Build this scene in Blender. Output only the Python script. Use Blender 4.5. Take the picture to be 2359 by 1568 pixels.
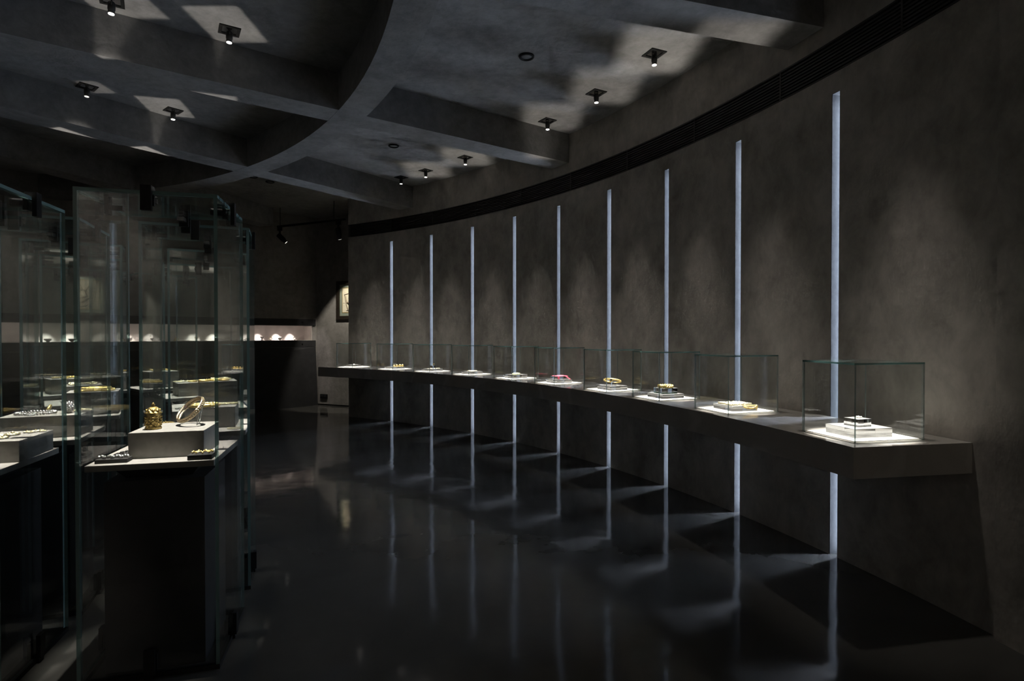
import bpy, bmesh, math, random
from mathutils import Vector, Matrix

# ------------------------------------------------------------------ scene, camera, world
for o in list(bpy.data.objects):
    bpy.data.objects.remove(o)
scene = bpy.context.scene
COL = scene.collection
random.seed(7)

EYE = 1.5
cam_d = bpy.data.cameras.new('camera')
cam_d.sensor_width = 36.0
cam_d.lens = 1310.0 / 2359.0 * 36.0
cam_d.clip_start = 0.05
cam = bpy.data.objects.new('camera', cam_d)
cam.location = (0, 0, EYE)
cam.rotation_euler = (math.pi / 2 - 0.0108, 0, 0)
COL.objects.link(cam)
scene.camera = cam

world = bpy.data.worlds.new('world')
scene.world = world
world.use_nodes = True
world.node_tree.nodes['Background'].inputs[0].default_value = (0.5, 0.6, 0.8, 1)
world.node_tree.nodes['Background'].inputs[1].default_value = 0.0

scene.view_settings.view_transform = 'Standard'
scene.view_settings.look = 'None'
scene.view_settings.exposure = 0.0
scene.view_settings.gamma = 1.0
scene.view_settings.use_curve_mapping = False
cy = scene.cycles
cy.use_denoising = True
cy.max_bounces = 8
cy.diffuse_bounces = 3
cy.glossy_bounces = 4
cy.transmission_bounces = 4
cy.use_adaptive_sampling = True
cy.adaptive_threshold = 0.1
cy.adaptive_min_samples = 16
cy.transparent_max_bounces = 96
cy.caustics_reflective = False
cy.caustics_refractive = False
cy.sample_clamp_indirect = 4.0

# light levels (lamps of the room and added stand-in spots)
W_CASE = 2600.0       # ceiling spots over the shelf cases
W_VIT = 1250.0        # ceiling spots over the tall vitrines
W_SPILL = 5.5       # wide spill of every ceiling spot
W_LID_STANDIN = 22.0        # added spots standing in for light reflected off the glass lids
LED_STRENGTH = 112.0  # light strips inside the wall slits
WARM = (1.0, 0.93, 0.85)

# ------------------------------------------------------------------ plan: everything is laid out on circles about this centre
CX, CYY = -8.0468, 1.052
R_WALL = 10.597
Z_SOFFIT, Z_CEIL = 3.61, 3.96
Z_SHELF = 0.94

def P(r, a, z=0.0):
    return Vector((CX + r * math.cos(a), CYY + r * math.sin(a), z))

# ------------------------------------------------------------------ materials
def nt(name):
    m = bpy.data.materials.new(name)
    m.use_nodes = True
    t = m.node_tree
    t.nodes.clear()
    out = t.nodes.new('ShaderNodeOutputMaterial')
    return m, t, out

def N(t, typ, **kw):
    n = t.nodes.new(typ)
    for k, v in kw.items():
        if k in ('operation', 'blend_type', 'data_type', 'noise_dimensions', 'feature', 'distance'):
            setattr(n, k, v)
        else:
            n.inputs[k].default_value = v
    return n

def plain(name, col, rough=0.5, metal=0.0, spec=0.5, noise=0.0, nscale=20.0, bump=0.0):
    m, t, out = nt(name)
    b = t.nodes.new('ShaderNodeBsdfPrincipled')
    b.inputs['Base Color'].default_value = (*col, 1)
    b.inputs['Roughness'].default_value = rough
    b.inputs['Metallic'].default_value = metal
    b.inputs['Specular IOR Level'].default_value = spec
    if noise or bump:
        tc = t.nodes.new('ShaderNodeTexCoord')
        n = N(t, 'ShaderNodeTexNoise', Scale=nscale, Detail=6.0)
        t.links.new(tc.outputs['Object'], n.inputs['Vector'])
        if noise:
            cr = t.nodes.new('ShaderNodeValToRGB')
            lo = tuple(max(0, c * (1 - noise)) for c in col); hi = tuple(min(1, c * (1 + noise)) for c in col)
            cr.color_ramp.elements[0].color = (*lo, 1); cr.color_ramp.elements[0].position = 0.3
            cr.color_ramp.elements[1].color = (*hi, 1); cr.color_ramp.elements[1].position = 0.7
            t.links.new(n.outputs['Fac'], cr.inputs['Fac'])
            t.links.new(cr.outputs['Color'], b.inputs['Base Color'])
        if bump:
            bp = N(t, 'ShaderNodeBump', Strength=bump, Distance=0.01)
            t.links.new(n.outputs['Fac'], bp.inputs['Height'])
            t.links.new(bp.outputs['Normal'], b.inputs['Normal'])
    t.links.new(b.outputs[0], out.inputs[0])
    return m

def plaster(name, dark, light, scale=1.6, rough=0.75, bump=0.25, stretch=1.0, spec=0.3):
    """trowelled, cloudy plaster: two sizes of mottling plus fine trowel relief"""
    m, t, out = nt(name)
    b = t.nodes.new('ShaderNodeBsdfPrincipled')
    tc = t.nodes.new('ShaderNodeTexCoord')
    mp = t.nodes.new('ShaderNodeMapping'); mp.inputs['Scale'].default_value = (1, 1, stretch)
    t.links.new(tc.outputs['Object'], mp.inputs['Vector'])
    n1 = N(t, 'ShaderNodeTexNoise', Scale=scale, Detail=5.0, Roughness=0.66, Distortion=0.15)
    n2 = N(t, 'ShaderNodeTexNoise', Scale=scale * 5.2, Detail=4.0, Roughness=0.7, Distortion=0.3)
    n3 = N(t, 'ShaderNodeTexNoise', Scale=22.0, Detail=2.0, Roughness=0.6)
    for n in (n1, n2, n3):
        t.links.new(mp.outputs[0], n.inputs['Vector'])
    mx = N(t, 'ShaderNodeMath', operation='MULTIPLY_ADD'); mx.inputs[1].default_value = 0.45
    md = N(t, 'ShaderNodeMath', operation='MULTIPLY'); md.inputs[1].default_value = 0.6
    t.links.new(n1.outputs['Fac'], md.inputs[0])
    t.links.new(n2.outputs['Fac'], mx.inputs[0]); t.links.new(md.outputs[0], mx.inputs[2])
    cr = t.nodes.new('ShaderNodeValToRGB')
    cr.color_ramp.elements[0].position = 0.36; cr.color_ramp.elements[0].color = (*dark, 1)
    cr.color_ramp.elements[1].position = 0.68; cr.color_ramp.elements[1].color = (*light, 1)
    t.links.new(mx.outputs[0], cr.inputs['Fac'])
    t.links.new(cr.outputs['Color'], b.inputs['Base Color'])
    b.inputs['Roughness'].default_value = rough
    b.inputs['Specular IOR Level'].default_value = spec
    bp = N(t, 'ShaderNodeBump', Strength=bump, Distance=0.012)
    t.links.new(n3.outputs['Fac'], bp.inputs['Height'])
    t.links.new(bp.outputs['Normal'], b.inputs['Normal'])
    t.links.new(b.outputs[0], out.inputs[0])
    return m

def glass(name, tint=(0.978, 0.988, 0.985), extra_diffuse=0.0, refl=1.0):
    """clear sheet glass: looks straight through, mirrors by Fresnel on both faces"""
    m, t, out = nt(name)
    geo = t.nodes.new('ShaderNodeNewGeometry')
    ior = N(t, 'ShaderNodeMapRange')
    ior.inputs['To Min'].default_value = 1.5; ior.inputs['To Max'].default_value = 1 / 1.5
    t.links.new(geo.outputs['Backfacing'], ior.inputs['Value'])
    fr = t.nodes.new('ShaderNodeFresnel')
    t.links.new(ior.outputs[0], fr.inputs['IOR'])
    tr = t.nodes.new('ShaderNodeBsdfTransparent'); tr.inputs[0].default_value = (*tint, 1)
    gl = t.nodes.new('ShaderNodeBsdfGlossy'); gl.inputs['Roughness'].default_value = 0.0
    gl.inputs['Color'].default_value = (refl, refl, refl, 1)
    mx = t.nodes.new('ShaderNodeMixShader')
    t.links.new(fr.outputs[0], mx.inputs[0])
    src = tr
    if extra_diffuse:
        df = t.nodes.new('ShaderNodeBsdfTranslucent'); df.inputs[0].default_value = (0.9, 0.9, 0.9, 1)
        d2 = t.nodes.new('ShaderNodeBsdfDiffuse'); d2.inputs[0].default_value = (0.9, 0.9, 0.9, 1)
        ma = t.nodes.new('ShaderNodeMixShader'); ma.inputs[0].default_value = 0.5
        t.links.new(df.outputs[0], ma.inputs[1]); t.links.new(d2.outputs[0], ma.inputs[2])
        mb = t.nodes.new('ShaderNodeMixShader'); mb.inputs[0].default_value = extra_diffuse
        t.links.new(tr.outputs[0], mb.inputs[1]); t.links.new(ma.outputs[0], mb.inputs[2])
        src = mb
    t.links.new(src.outputs[0], mx.inputs[1]); t.links.new(gl.outputs[0], mx.inputs[2])
    t.links.new(mx.outputs[0], out.inputs[0])
    return m

def glass_edge(name, see=(0.36, 0.52, 0.50), face=(0.30, 0.46, 0.45)):
    """the sawn edge of thick float glass: teal, half see-through, glinting"""
    m, t, out = nt(name)
    tr = t.nodes.new('ShaderNodeBsdfTransparent'); tr.inputs[0].default_value = (*see, 1)
    b = t.nodes.new('ShaderNodeBsdfPrincipled')
    b.inputs['Base Color'].default_value = (*face, 1); b.inputs['Roughness'].default_value = 0.12
    tc = t.nodes.new('ShaderNodeTexCoord')
    n = N(t, 'ShaderNodeTexNoise', Scale=9.0, Detail=2.0)
    t.links.new(tc.outputs['Object'], n.inputs['Vector'])
    bp = N(t, 'ShaderNodeBump', Strength=0.4, Distance=0.01)
    t.links.new(n.outputs['Fac'], bp.inputs['Height']); t.links.new(bp.outputs[0], b.inputs['Normal'])
    mx = t.nodes.new('ShaderNodeMixShader'); mx.inputs[0].default_value = 0.5
    t.links.new(tr.outputs[0], mx.inputs[1]); t.links.new(b.outputs[0], mx.inputs[2])
    t.links.new(mx.outputs[0], out.inputs[0])
    return m

def emit(name, col, strength):
    m, t, out = nt(name)
    e = t.nodes.new('ShaderNodeEmission')
    e.inputs[0].default_value = (*col, 1); e.inputs[1].default_value = strength
    t.links.new(e.outputs[0], out.inputs[0])
    return m

def floor_material():
    m, t, out = nt('polished_concrete')
    b = t.nodes.new('ShaderNodeBsdfPrincipled')
    tc = t.nodes.new('ShaderNodeTexCoord')
    n1 = N(t, 'ShaderNodeTexNoise', Scale=0.9, Detail=7.0, Roughness=0.6, Distortion=0.4)
    n2 = N(t, 'ShaderNodeTexNoise', Scale=2.2, Detail=2.0, Roughness=0.5)
    n3 = N(t, 'ShaderNodeTexNoise', Scale=7.0, Detail=5.0, Roughness=0.65)
    for n in (n1, n2, n3):
        t.links.new(tc.outputs['Object'], n.inputs['Vector'])
    cr = t.nodes.new('ShaderNodeValToRGB')
    cr.color_ramp.elements[0].position = 0.3; cr.color_ramp.elements[0].color = (0.056, 0.055, 0.050, 1)
    cr.color_ramp.elements[1].position = 0.7; cr.color_ramp.elements[1].color = (0.084, 0.082, 0.076, 1)
    t.links.new(n1.outputs['Fac'], cr.inputs['Fac']); t.links.new(cr.outputs[0], b.inputs['Base Color'])
    rr = N(t, 'ShaderNodeMapRange'); rr.inputs['From Min'].default_value = 0.3; rr.inputs['From Max'].default_value = 0.7
    rr.inputs['To Min'].default_value = 0.05; rr.inputs['To Max'].default_value = 0.125
    t.links.new(n3.outputs['Fac'], rr.inputs['Value']); t.links.new(rr.outputs[0], b.inputs['Roughness'])
    b.inputs['Specular IOR Level'].default_value = 0.5
    bp = N(t, 'ShaderNodeBump', Strength=0.16, Distance=0.02)
    t.links.new(n2.outputs['Fac'], bp.inputs['Height']); t.links.new(bp.outputs[0], b.inputs['Normal'])
    t.links.new(b.outputs[0], out.inputs[0])
    return m

def stone_material():
    m, t, out = nt('shelf_stone')
    b = t.nodes.new('ShaderNodeBsdfPrincipled')
    tc = t.nodes.new('ShaderNodeTexCoord')
    n1 = N(t, 'ShaderNodeTexNoise', Scale=1.3, Detail=8.0, Roughness=0.65, Distortion=1.5)
    w = t.nodes.new('ShaderNodeTexWave'); w.inputs['Scale'].default_value = 0.6; w.inputs['Distortion'].default_value = 9.0
    w.inputs['Detail'].default_value = 4.0; w.inputs['Detail Scale'].default_value = 1.4
    for n in (n1, w):
        t.links.new(tc.outputs['Object'], n.inputs['Vector'])
    cr = t.nodes.new('ShaderNodeValToRGB')
    cr.color_ramp.elements[0].position = 0.3; cr.color_ramp.elements[0].color = (0.40, 0.378, 0.345, 1)
    cr.color_ramp.elements[1].position = 0.75; cr.color_ramp.elements[1].color = (0.54, 0.512, 0.47, 1)
    t.links.new(n1.outputs['Fac'], cr.inputs['Fac'])
    v = t.nodes.new('ShaderNodeValToRGB')
    v.color_ramp.elements[0].position = 0.94; v.color_ramp.elements[0].color = (0, 0, 0, 1)
    v.color_ramp.elements[1].position = 1.0; v.color_ramp.elements[1].color = (0.5, 0.5, 0.5, 1)
    t.links.new(w.outputs['Fac'], v.inputs['Fac'])
    mx = t.nodes.new('ShaderNodeMixRGB'); mx.inputs['Color2'].default_value = (0.62, 0.60, 0.56, 1)
    t.links.new(v.outputs[0], mx.inputs['Fac']); t.links.new(cr.outputs[0], mx.inputs['Color1'])
    t.links.new(mx.outputs[0], b.inputs['Base Color'])
    b.inputs['Roughness'].default_value = 0.09
    t.links.new(b.outputs[0], out.inputs[0])
    return m

M = {}
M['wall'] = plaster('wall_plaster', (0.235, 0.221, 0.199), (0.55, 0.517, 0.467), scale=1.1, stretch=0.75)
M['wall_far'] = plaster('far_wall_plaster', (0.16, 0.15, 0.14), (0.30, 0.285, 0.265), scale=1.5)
M['ceiling'] = plaster('ceiling_plaster', (0.15, 0.149, 0.146), (0.29, 0.286, 0.278), scale=1.9, bump=0.3)
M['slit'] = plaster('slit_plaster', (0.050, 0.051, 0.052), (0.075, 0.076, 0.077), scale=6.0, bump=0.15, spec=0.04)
M['floor'] = floor_material()
M['stone'] = stone_material()
M['glass'] = glass('clear_glass')
M['case_edge'] = glass_edge('case_glass_edge', (0.58, 0.67, 0.66), (0.62, 0.72, 0.72))
M['edge'] = glass_edge('glass_edge')
M['acrylic'] = plain('clear_acrylic', (0.97, 0.97, 0.97), 0.01)
_b = [n for n in M['acrylic'].node_tree.nodes if n.type == 'BSDF_PRINCIPLED'][0]
_b.inputs['Transmission Weight'].default_value = 1.0; _b.inputs['IOR'].default_value = 1.49
M['acrylic_base'] = glass('acrylic_underside', (0.97, 0.97, 0.97))
M['acrylic_top'] = glass('frosted_acrylic', (0.9, 0.9, 0.9), 0.66)
M['plate'] = plain('white_plate', (0.86, 0.85, 0.82), 0.5)
M['black'] = plain('black_metal', (0.010, 0.0098, 0.0095), 0.6, 0.0, 0.2, 0.3, 40)
M['grille'] = plain('grille_black', (0.026, 0.025, 0.024), 0.6)
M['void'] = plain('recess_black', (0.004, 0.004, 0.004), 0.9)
M['pedestal'] = plain('pedestal_black', (0.020, 0.020, 0.021), 0.6, 0, 0.4, 0.25, 8)
M['tray'] = plain('grey_tray', (0.30, 0.285, 0.265), 0.8, 0, 0.2, 0.10, 30, 0.1)
M['block'] = plain('dark_grey_block', (0.27, 0.26, 0.24), 0.85, 0, 0.2, 0.10, 30, 0.1)
M['char'] = plain('charcoal_block', (0.035, 0.034, 0.033), 0.85, 0, 0.2, 0.15, 30)
M['gold'] = plain('gold', (0.92, 0.66, 0.25), 0.38, 1.0, 0.5, 0.18, 60, 0.4)
M['oldgold'] = plain('antique_gold', (0.40, 0.29, 0.11), 0.36, 1.0, 0.5, 0.6, 70, 1.0)
M['bangle'] = plain('silver_gilt', (0.72, 0.58, 0.38), 0.3, 1.0, 0.5, 0.4, 90, 0.6)
M['palegold'] = plain('pale_gold', (0.93, 0.79, 0.52), 0.38, 1.0, 0.5, 0.2, 80, 0.4)
M['silver'] = plain('silver', (0.72, 0.71, 0.68), 0.28, 1.0, 0.5, 0.2, 60, 0.3)
M['dark_bead'] = plain('dark_bead', (0.045, 0.042, 0.04), 0.2, 0.2, 0.6, 0.3, 60)
M['pink'] = plain('coral_pink_bead', (0.75, 0.09, 0.16), 0.35, 0, 0.5, 0.2, 80)
M['green_bead'] = plain('pale_green_bead', (0.62, 0.68, 0.36), 0.3, 0, 0.5, 0.25, 50)
M['purple'] = plain('purple_thread', (0.13, 0.07, 0.62), 0.7, 0, 0.2, 0.2, 60)
M['felt'] = plain('green_felt', (0.03, 0.10, 0.06), 0.95, 0, 0.1, 0.2, 90)
M['pearl'] = plain('pearl_white', (0.82, 0.80, 0.76), 0.25, 0, 0.6, 0.1, 60)
M['onyx'] = plain('onyx', (0.01, 0.01, 0.012), 0.12)
M['wood_frame'] = plain('dark_picture_frame', (0.018, 0.014, 0.010), 0.4, 0, 0.5, 0.3, 20)
M['mat_green'] = plain('grey_green_mount', (0.22, 0.25, 0.20), 0.9)
M['mat_gold'] = plain('gilt_slip', (0.55, 0.42, 0.18), 0.4, 0.6)
M['paper'] = plain('aged_paper', (0.72, 0.66, 0.50), 0.9, 0, 0.1, 0.08, 12)
M['ink'] = plain('brown_ink', (0.16, 0.12, 0.08), 0.9, 0, 0.1, 0.3, 30)
M['niche'] = plain('niche_lining', (0.62, 0.56, 0.52), 0.8, 0, 0.2, 0.12, 6)
M['lens'] = emit('lamp_lens', (1.0, 0.95, 0.88), 6.0)
M['lens_dim'] = emit('lamp_lens_dim', (1.0, 0.95, 0.88), 1.2)
M['led'] = emit('slit_led', (0.66, 0.78, 1.0), LED_STRENGTH)
M['niche_led'] = emit('niche_led', (1.0, 0.86, 0.80), 5.5)
M['niche_dot'] = emit('niche_spot', (1.0, 0.93, 0.88), 22.0)
for _k in ('lens', 'lens_dim'):
    M[_k].cycles.emission_sampling = 'NONE'      # the beams themselves are spot lamps
M['reflector'] = plain('lamp_reflector', (0.85, 0.83, 0.80), 0.18, 1.0)

# ------------------------------------------------------------------ mesh helpers
class MB:
    def __init__(s):
        s.v = []; s.f = []; s.mi = []; s.sm = []
    def add(s, verts, faces, mi=0, smooth=False):
        o = len(s.v)
        s.v += [tuple(v) for v in verts]
        for k, f in enumerate(faces):
            s.f.append([i + o for i in f])
            s.mi.append(mi[k] if isinstance(mi, (list, tuple)) else mi)
            s.sm.append(smooth)
        return s
    def box(s, c, d, mi=0, rz=0.0):
        x, y, z = d[0] / 2, d[1] / 2, d[2] / 2
        cr, sr = math.cos(rz), math.sin(rz)
        vs = []
        for (i, j, k) in ((-1,-1,-1),(1,-1,-1),(1,1,-1),(-1,1,-1),(-1,-1,1),(1,-1,1),(1,1,1),(-1,1,1)):
            px, py = i * x, j * y
            vs.append((c[0] + px * cr - py * sr, c[1] + px * sr + py * cr, c[2] + k * z))
        fs = [[0,3,2,1],[4,5,6,7],[0,1,5,4],[1,2,6,5],[2,3,7,6],[3,0,4,7]]   # bottom top -y +x +y -x
        return s.add(vs, fs, mi)
    def prism(s, poly, z0, z1, mi=0):
        n = len(poly)
        vs = [(p[0], p[1], z0) for p in poly] + [(p[0], p[1], z1) for p in poly]
        fs = [list(range(n))[::-1], [n + i for i in range(n)]]
        fs += [[i, (i + 1) % n, n + (i + 1) % n, n + i] for i in range(n)]
        return s.add(vs, fs, mi)
    def arc(s, r0, r1, a0, a1, z0, z1, mi=0, step=0.02, wob=None):
        """solid ring segment about the plan centre"""
        n = max(1, int(math.ceil(abs(a1 - a0) / step)))
        vs = []
        for i in range(n + 1):
            a = a0 + (a1 - a0) * i / n
            for (r, z) in ((r0, z0), (r1, z0), (r1, z1), (r0, z1)):
                vs.append(tuple(P(r, a, z)))
        fs = []
        for i in range(n):
            o = 4 * i; q = o + 4
            fs += [[o, q, q + 1, o + 1], [o + 1, q + 1, q + 2, o + 2], [o + 2, q + 2, q + 3, o + 3], [o + 3, q + 3, q, o]]
        fs += [[0, 1, 2, 3], [4 * n + 3, 4 * n + 2, 4 * n + 1, 4 * n]]
        return s.add(vs, fs, mi)
    def lathe(s, prof, c=(0, 0, 0), n=24, mi=0, smooth=True, axis=None):
        vs = []
        for (r, z) in prof:
            for k in range(n):
                t = 2 * math.pi * k / n
                vs.append(Vector((r * math.cos(t), r * math.sin(t), z)))
        if axis is not None:
            q = Vector((0, 0, 1)).rotation_difference(Vector(axis).normalized())
            vs = [q @ v for v in vs]
        vs = [v + Vector(c) for v in vs]
        fs = []
        for i in range(len(prof) - 1):
            for k in range(n):
                k2 = (k + 1) % n
                fs.append([i * n + k, i * n + k2, (i + 1) * n + k2, (i + 1) * n + k])
        fs.append([k for k in range(n)][::-1]); fs.append([(len(prof) - 1) * n + k for k in range(n)])
        return s.add(vs, fs, mi, smooth)
    def tube(s, pts, rad, n=8, mi=0, closed=False, smooth=True):
        pts = [Vector(p) for p in pts]
        L = len(pts)
        vs = []
        up = Vector((0, 0, 1))
        for i, p in enumerate(pts):
            if closed:
                d = pts[(i + 1) % L] - pts[i - 1]
            else:
                d = pts[min(i + 1, L - 1)] - pts[max(i - 1, 0)]
            if d.length < 1e-9: d = Vector((1, 0, 0))
            d.normalize()
            u = up - d * up.dot(d)
            if u.length < 0.05:
                u = Vector((1, 0, 0)) - d * d.x
            u.normalize(); w = d.cross(u)
            r = rad[i] if isinstance(rad, (list, tuple)) else rad
            for k in range(n):
                t = 2 * math.pi * k / n
                vs.append(p + (u * math.cos(t) + w * math.sin(t)) * r)
        fs = []
        rng = range(L) if closed else range(L - 1)
        for i in rng:
            j = (i + 1) % L
            for k in range(n):
                k2 = (k + 1) % n
                fs.append([i * n + k, i * n + k2, j * n + k2, j * n + k])
        if not closed:
            fs.append(list(range(n))[::-1]); fs.append([(L - 1) * n + k for k in range(n)])
        return s.add(vs, fs, mi, smooth)
    def ball(s, c, r, mi=0, n=8, m=5, sq=1.0):
        prof = [(max(1e-4, r * math.sin(math.pi * i / m)), -r * sq * math.cos(math.pi * i / m)) for i in range(m + 1)]
        return s.lathe(prof, c, n, mi)
    def build(s, name, mats, parent=None, loc=None, rz=None, bevel=0.0):
        me = bpy.data.meshes.new(name)
        me.from_pydata(s.v, [], s.f)
        if not isinstance(mats, (list, tuple)): mats = [mats]
        for mm in mats: me.materials.append(M[mm] if isinstance(mm, str) else mm)
        for p, mi, sm in zip(me.polygons, s.mi, s.sm):
            p.material_index = mi; p.use_smooth = sm
        me.update()
        if bevel:
            bm = bmesh.new(); bm.from_mesh(me)
            bmesh.ops.bevel(bm, geom=list(bm.edges), offset=bevel, segments=2, affect='EDGES', profile=0.5)
            bm.to_mesh(me); bm.free()
        o = bpy.data.objects.new(name, me)
        COL.objects.link(o)
        if parent is not None: o.parent = parent
        if loc is not None: o.location = loc
        if rz is not None: o.rotation_euler = (0, 0, rz)
        return o

def tag(o, label, cat, group=None):
    o['label'] = label; o['category'] = cat
    if group: o['group'] = group
    return o

def struct(o):
    o['kind'] = 'structure'
    return o

def thing(name, label, cat, loc=(0, 0, 0), rz=0.0, group=None):
    o = bpy.data.objects.new(name, None)
    o.empty_display_size = 0.1
    COL.objects.link(o)
    o.location = loc; o.rotation_euler = (0, 0, rz)
    return tag(o, label, cat, group)

def spot(name, loc, target, watts, angle, blend, col=WARM, radius=0.025, square=0.0, soft=0.1, roll=0.0, parent=None):
    d = bpy.data.lights.new(name, 'SPOT')
    d.energy = watts; d.spot_size = angle; d.spot_blend = blend; d.color = col
    d.shadow_soft_size = radius
    if square:          # framing profile: shapes an added spot to the rectangle of a reflecting lid
        d.use_nodes = True
        t = d.node_tree
        em = t.nodes['Emission']
        tc = t.nodes.new('ShaderNodeTexCoord'); sx = t.nodes.new('ShaderNodeSeparateXYZ')
        t.links.new(tc.outputs['Normal'], sx.inputs[0])
        az = N(t, 'ShaderNodeMath', operation='ABSOLUTE'); t.links.new(sx.outputs['Z'], az.inputs[0])
        prev = None
        for ax_ in 'XY':
            ab = N(t, 'ShaderNodeMath', operation='ABSOLUTE'); t.links.new(sx.outputs[ax_], ab.inputs[0])
            dv = N(t, 'ShaderNodeMath', operation='DIVIDE'); t.links.new(ab.outputs[0], dv.inputs[0]); t.links.new(az.outputs[0], dv.inputs[1])
            mr = t.nodes.new('ShaderNodeMapRange'); mr.interpolation_type = 'SMOOTHSTEP'
            h = square * (1.0 if ax_ == 'X' else 0.8)
            mr.inputs['From Min'].default_value = h * (1 - soft); mr.inputs['From Max'].default_value = h * (1 + soft)
            mr.inputs['To Min'].default_value = 1.0; mr.inputs['To Max'].default_value = 0.0
            t.links.new(dv.outputs[0], mr.inputs['Value'])
            if prev is None: prev = mr
            else:
                ml = N(t, 'ShaderNodeMath', operation='MULTIPLY'); t.links.new(prev.outputs[0], ml.inputs[0]); t.links.new(mr.outputs[0], ml.inputs[1])
                t.links.new(ml.outputs[0], em.inputs['Strength'])
    o = bpy.data.objects.new(name, d)
    COL.objects.link(o)
    loc = Vector(loc)
    q = (Vector(target) - loc).to_track_quat('-Z', 'Y')
    m = q.to_matrix() @ Matrix.Rotation(roll, 3, 'Z')
    o.rotation_euler = m.to_euler(); o.location = loc
    if parent is not None:
        o.parent = parent
        o.matrix_parent_inverse = parent.matrix_world.inverted()
    return o

# ------------------------------------------------------------------ the shell of the room
mb = MB(); mb.box((-4, 4.5, -0.05), (22, 21, 0.1))
struct(mb.build('floor', 'floor'))

# ceiling slab with its grid of downstand beams: radial beams and rings
mb = MB(); mb.box((-4, 4.5, Z_CEIL + 0.06), (22, 21, 0.12))
ceil = struct(mb.build('ceiling', 'ceiling'))
BEAM_W = 0.33
for k, a in enumerate((-0.355, -0.032, 0.291, 0.614, 0.9375, 1.259, 1.58)):
    e, u = Vector((math.cos(a), math.sin(a))), Vector((-math.sin(a), math.cos(a)))
    c0 = Vector((CX, CYY)) + e * 3.0; c1 = Vector((CX, CYY)) + e * (R_WALL - 0.012)
    w = u * (BEAM_W / 2)
    poly = [c0 - w, c1 - w, c1 + w, c0 + w]
    MB().prism(poly, Z_SOFFIT, Z_CEIL + 0.02).build('radial_beam', 'ceiling', ceil)
MB().arc(7.735, 8.005, -0.62, 1.75, Z_SOFFIT - 0.0015, Z_CEIL + 0.02, step=0.03).build('ring_beam', 'ceiling', ceil)
MB().arc(4.35, 4.62, -0.62, 1.75, Z_SOFFIT - 0.0015, Z_CEIL + 0.02, step=0.03).build('ring_beam', 'ceiling', ceil)

# curved wall with full-height slits
SLITS = [(0.2629, 0.2694), (0.3532, 0.3599), (0.4413, 0.4476), (0.5273, 0.5342), (0.6153, 0.6216),
         (0.7002, 0.7072), (0.7879, 0.7950), (0.8784, 0.8853), (0.9690, 0.9760)]
TOPS = [3.127, 3.112, 3.124, 3.130, 3.126, 3.138, 3.123, 3.116, 3.106]
A_NEAR, A_FAR = 0.1648, 1.072
DEPTH = 0.135
Z_G0, Z_G1 = 3.262, 3.488
R2 = R_WALL + DEPTH
mb = MB()
edges = [A_NEAR] + [x for s_ in SLITS for x in s_] + [A_FAR]
for i in range(0, len(edges), 2):
    mb.arc(R_WALL, R2, edges[i], edges[i + 1], 0.0, 3.0, step=0.0125)
wall = None
# lintels over the slits and the band above them
mb2 = MB()
for i in range(0, len(edges), 2):
    mb2.arc(R_WALL, R2, edges[i], edges[i + 1], 3.0, 3.14, step=0.0125)
for (s0, s1), tz in zip(SLITS, TOPS):
    mb2.arc(R_WALL, R2, s0, s1, tz, 3.14)
mb2.arc(R_WALL, R2, A_NEAR, A_FAR, 3.14, Z_G0, step=0.0125)
mb2.arc(R_WALL, R2, A_NEAR, A_FAR, Z_G1, Z_CEIL, step=0.0125)
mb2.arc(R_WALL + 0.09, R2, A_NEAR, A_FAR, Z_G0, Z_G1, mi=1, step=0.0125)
mb.v, mb.f, mb.mi, mb.sm = mb.v, mb.f, mb.mi, mb.sm
off = len(mb.v)
mb.v += mb2.v; mb.f += [[i + off for i in f] for f in mb2.f]; mb.mi += mb2.mi; mb.sm += mb2.sm
mb.arc(R2, R2 + 0.12, A_NEAR, A_FAR + 0.0, 0.0, Z_CEIL, step=0.02)
wall = struct(mb.build('wall_right', ['wall', 'void']))
# pale plaster lining of each slit and the light strip at its back
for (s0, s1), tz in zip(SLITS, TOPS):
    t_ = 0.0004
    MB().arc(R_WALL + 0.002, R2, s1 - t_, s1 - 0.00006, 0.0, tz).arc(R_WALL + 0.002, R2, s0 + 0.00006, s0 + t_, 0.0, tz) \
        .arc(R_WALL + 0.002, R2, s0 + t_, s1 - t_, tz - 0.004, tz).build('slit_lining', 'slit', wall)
    am = (s0 + s1) / 2
    MB().arc(R2 - 0.012, R2 - 0.002, am - 0.0009, am + 0.0009, 0.012, tz - 0.02).build('light_strip', 'led', wall)
# near end: wall carries on, a hand's width proud
struct(MB().arc(R_WALL - 0.035, R2 + 0.12, -0.62, A_NEAR, 0.0, Z_CEIL, step=0.02).build('wall_near', 'wall'))

# air grille: slats and mullions in the long recess
gr = tag(MB().arc(R_WALL - 0.003, R_WALL + 0.05, A_NEAR, A_FAR, Z_G1 - 0.012, Z_G1, step=0.0125)
         .arc(R_WALL - 0.003, R_WALL + 0.05, A_NEAR, A_FAR, Z_G0, Z_G0 + 0.012, step=0.0125)
         .build('air_grille', 'grille'), 'long black slotted air grille curving along the top of the wall', 'grille')
for i in range(8):
    z = Z_G0 + 0.026 + i * (Z_G1 - Z_G0 - 0.04) / 8
    MB().arc(R_WALL + 0.004, R_WALL + 0.03, A_NEAR, A_FAR, z, z + 0.0125, step=0.0125).build('slat', 'grille', gr)
a = A_NEAR + 0.055
while a < A_FAR:
    MB().arc(R_WALL + 0.001, R_WALL + 0.032, a, a + 0.0012, Z_G0 + 0.012, Z_G1 - 0.012).build('mullion', 'grille', gr)
    a += 0.094

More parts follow.
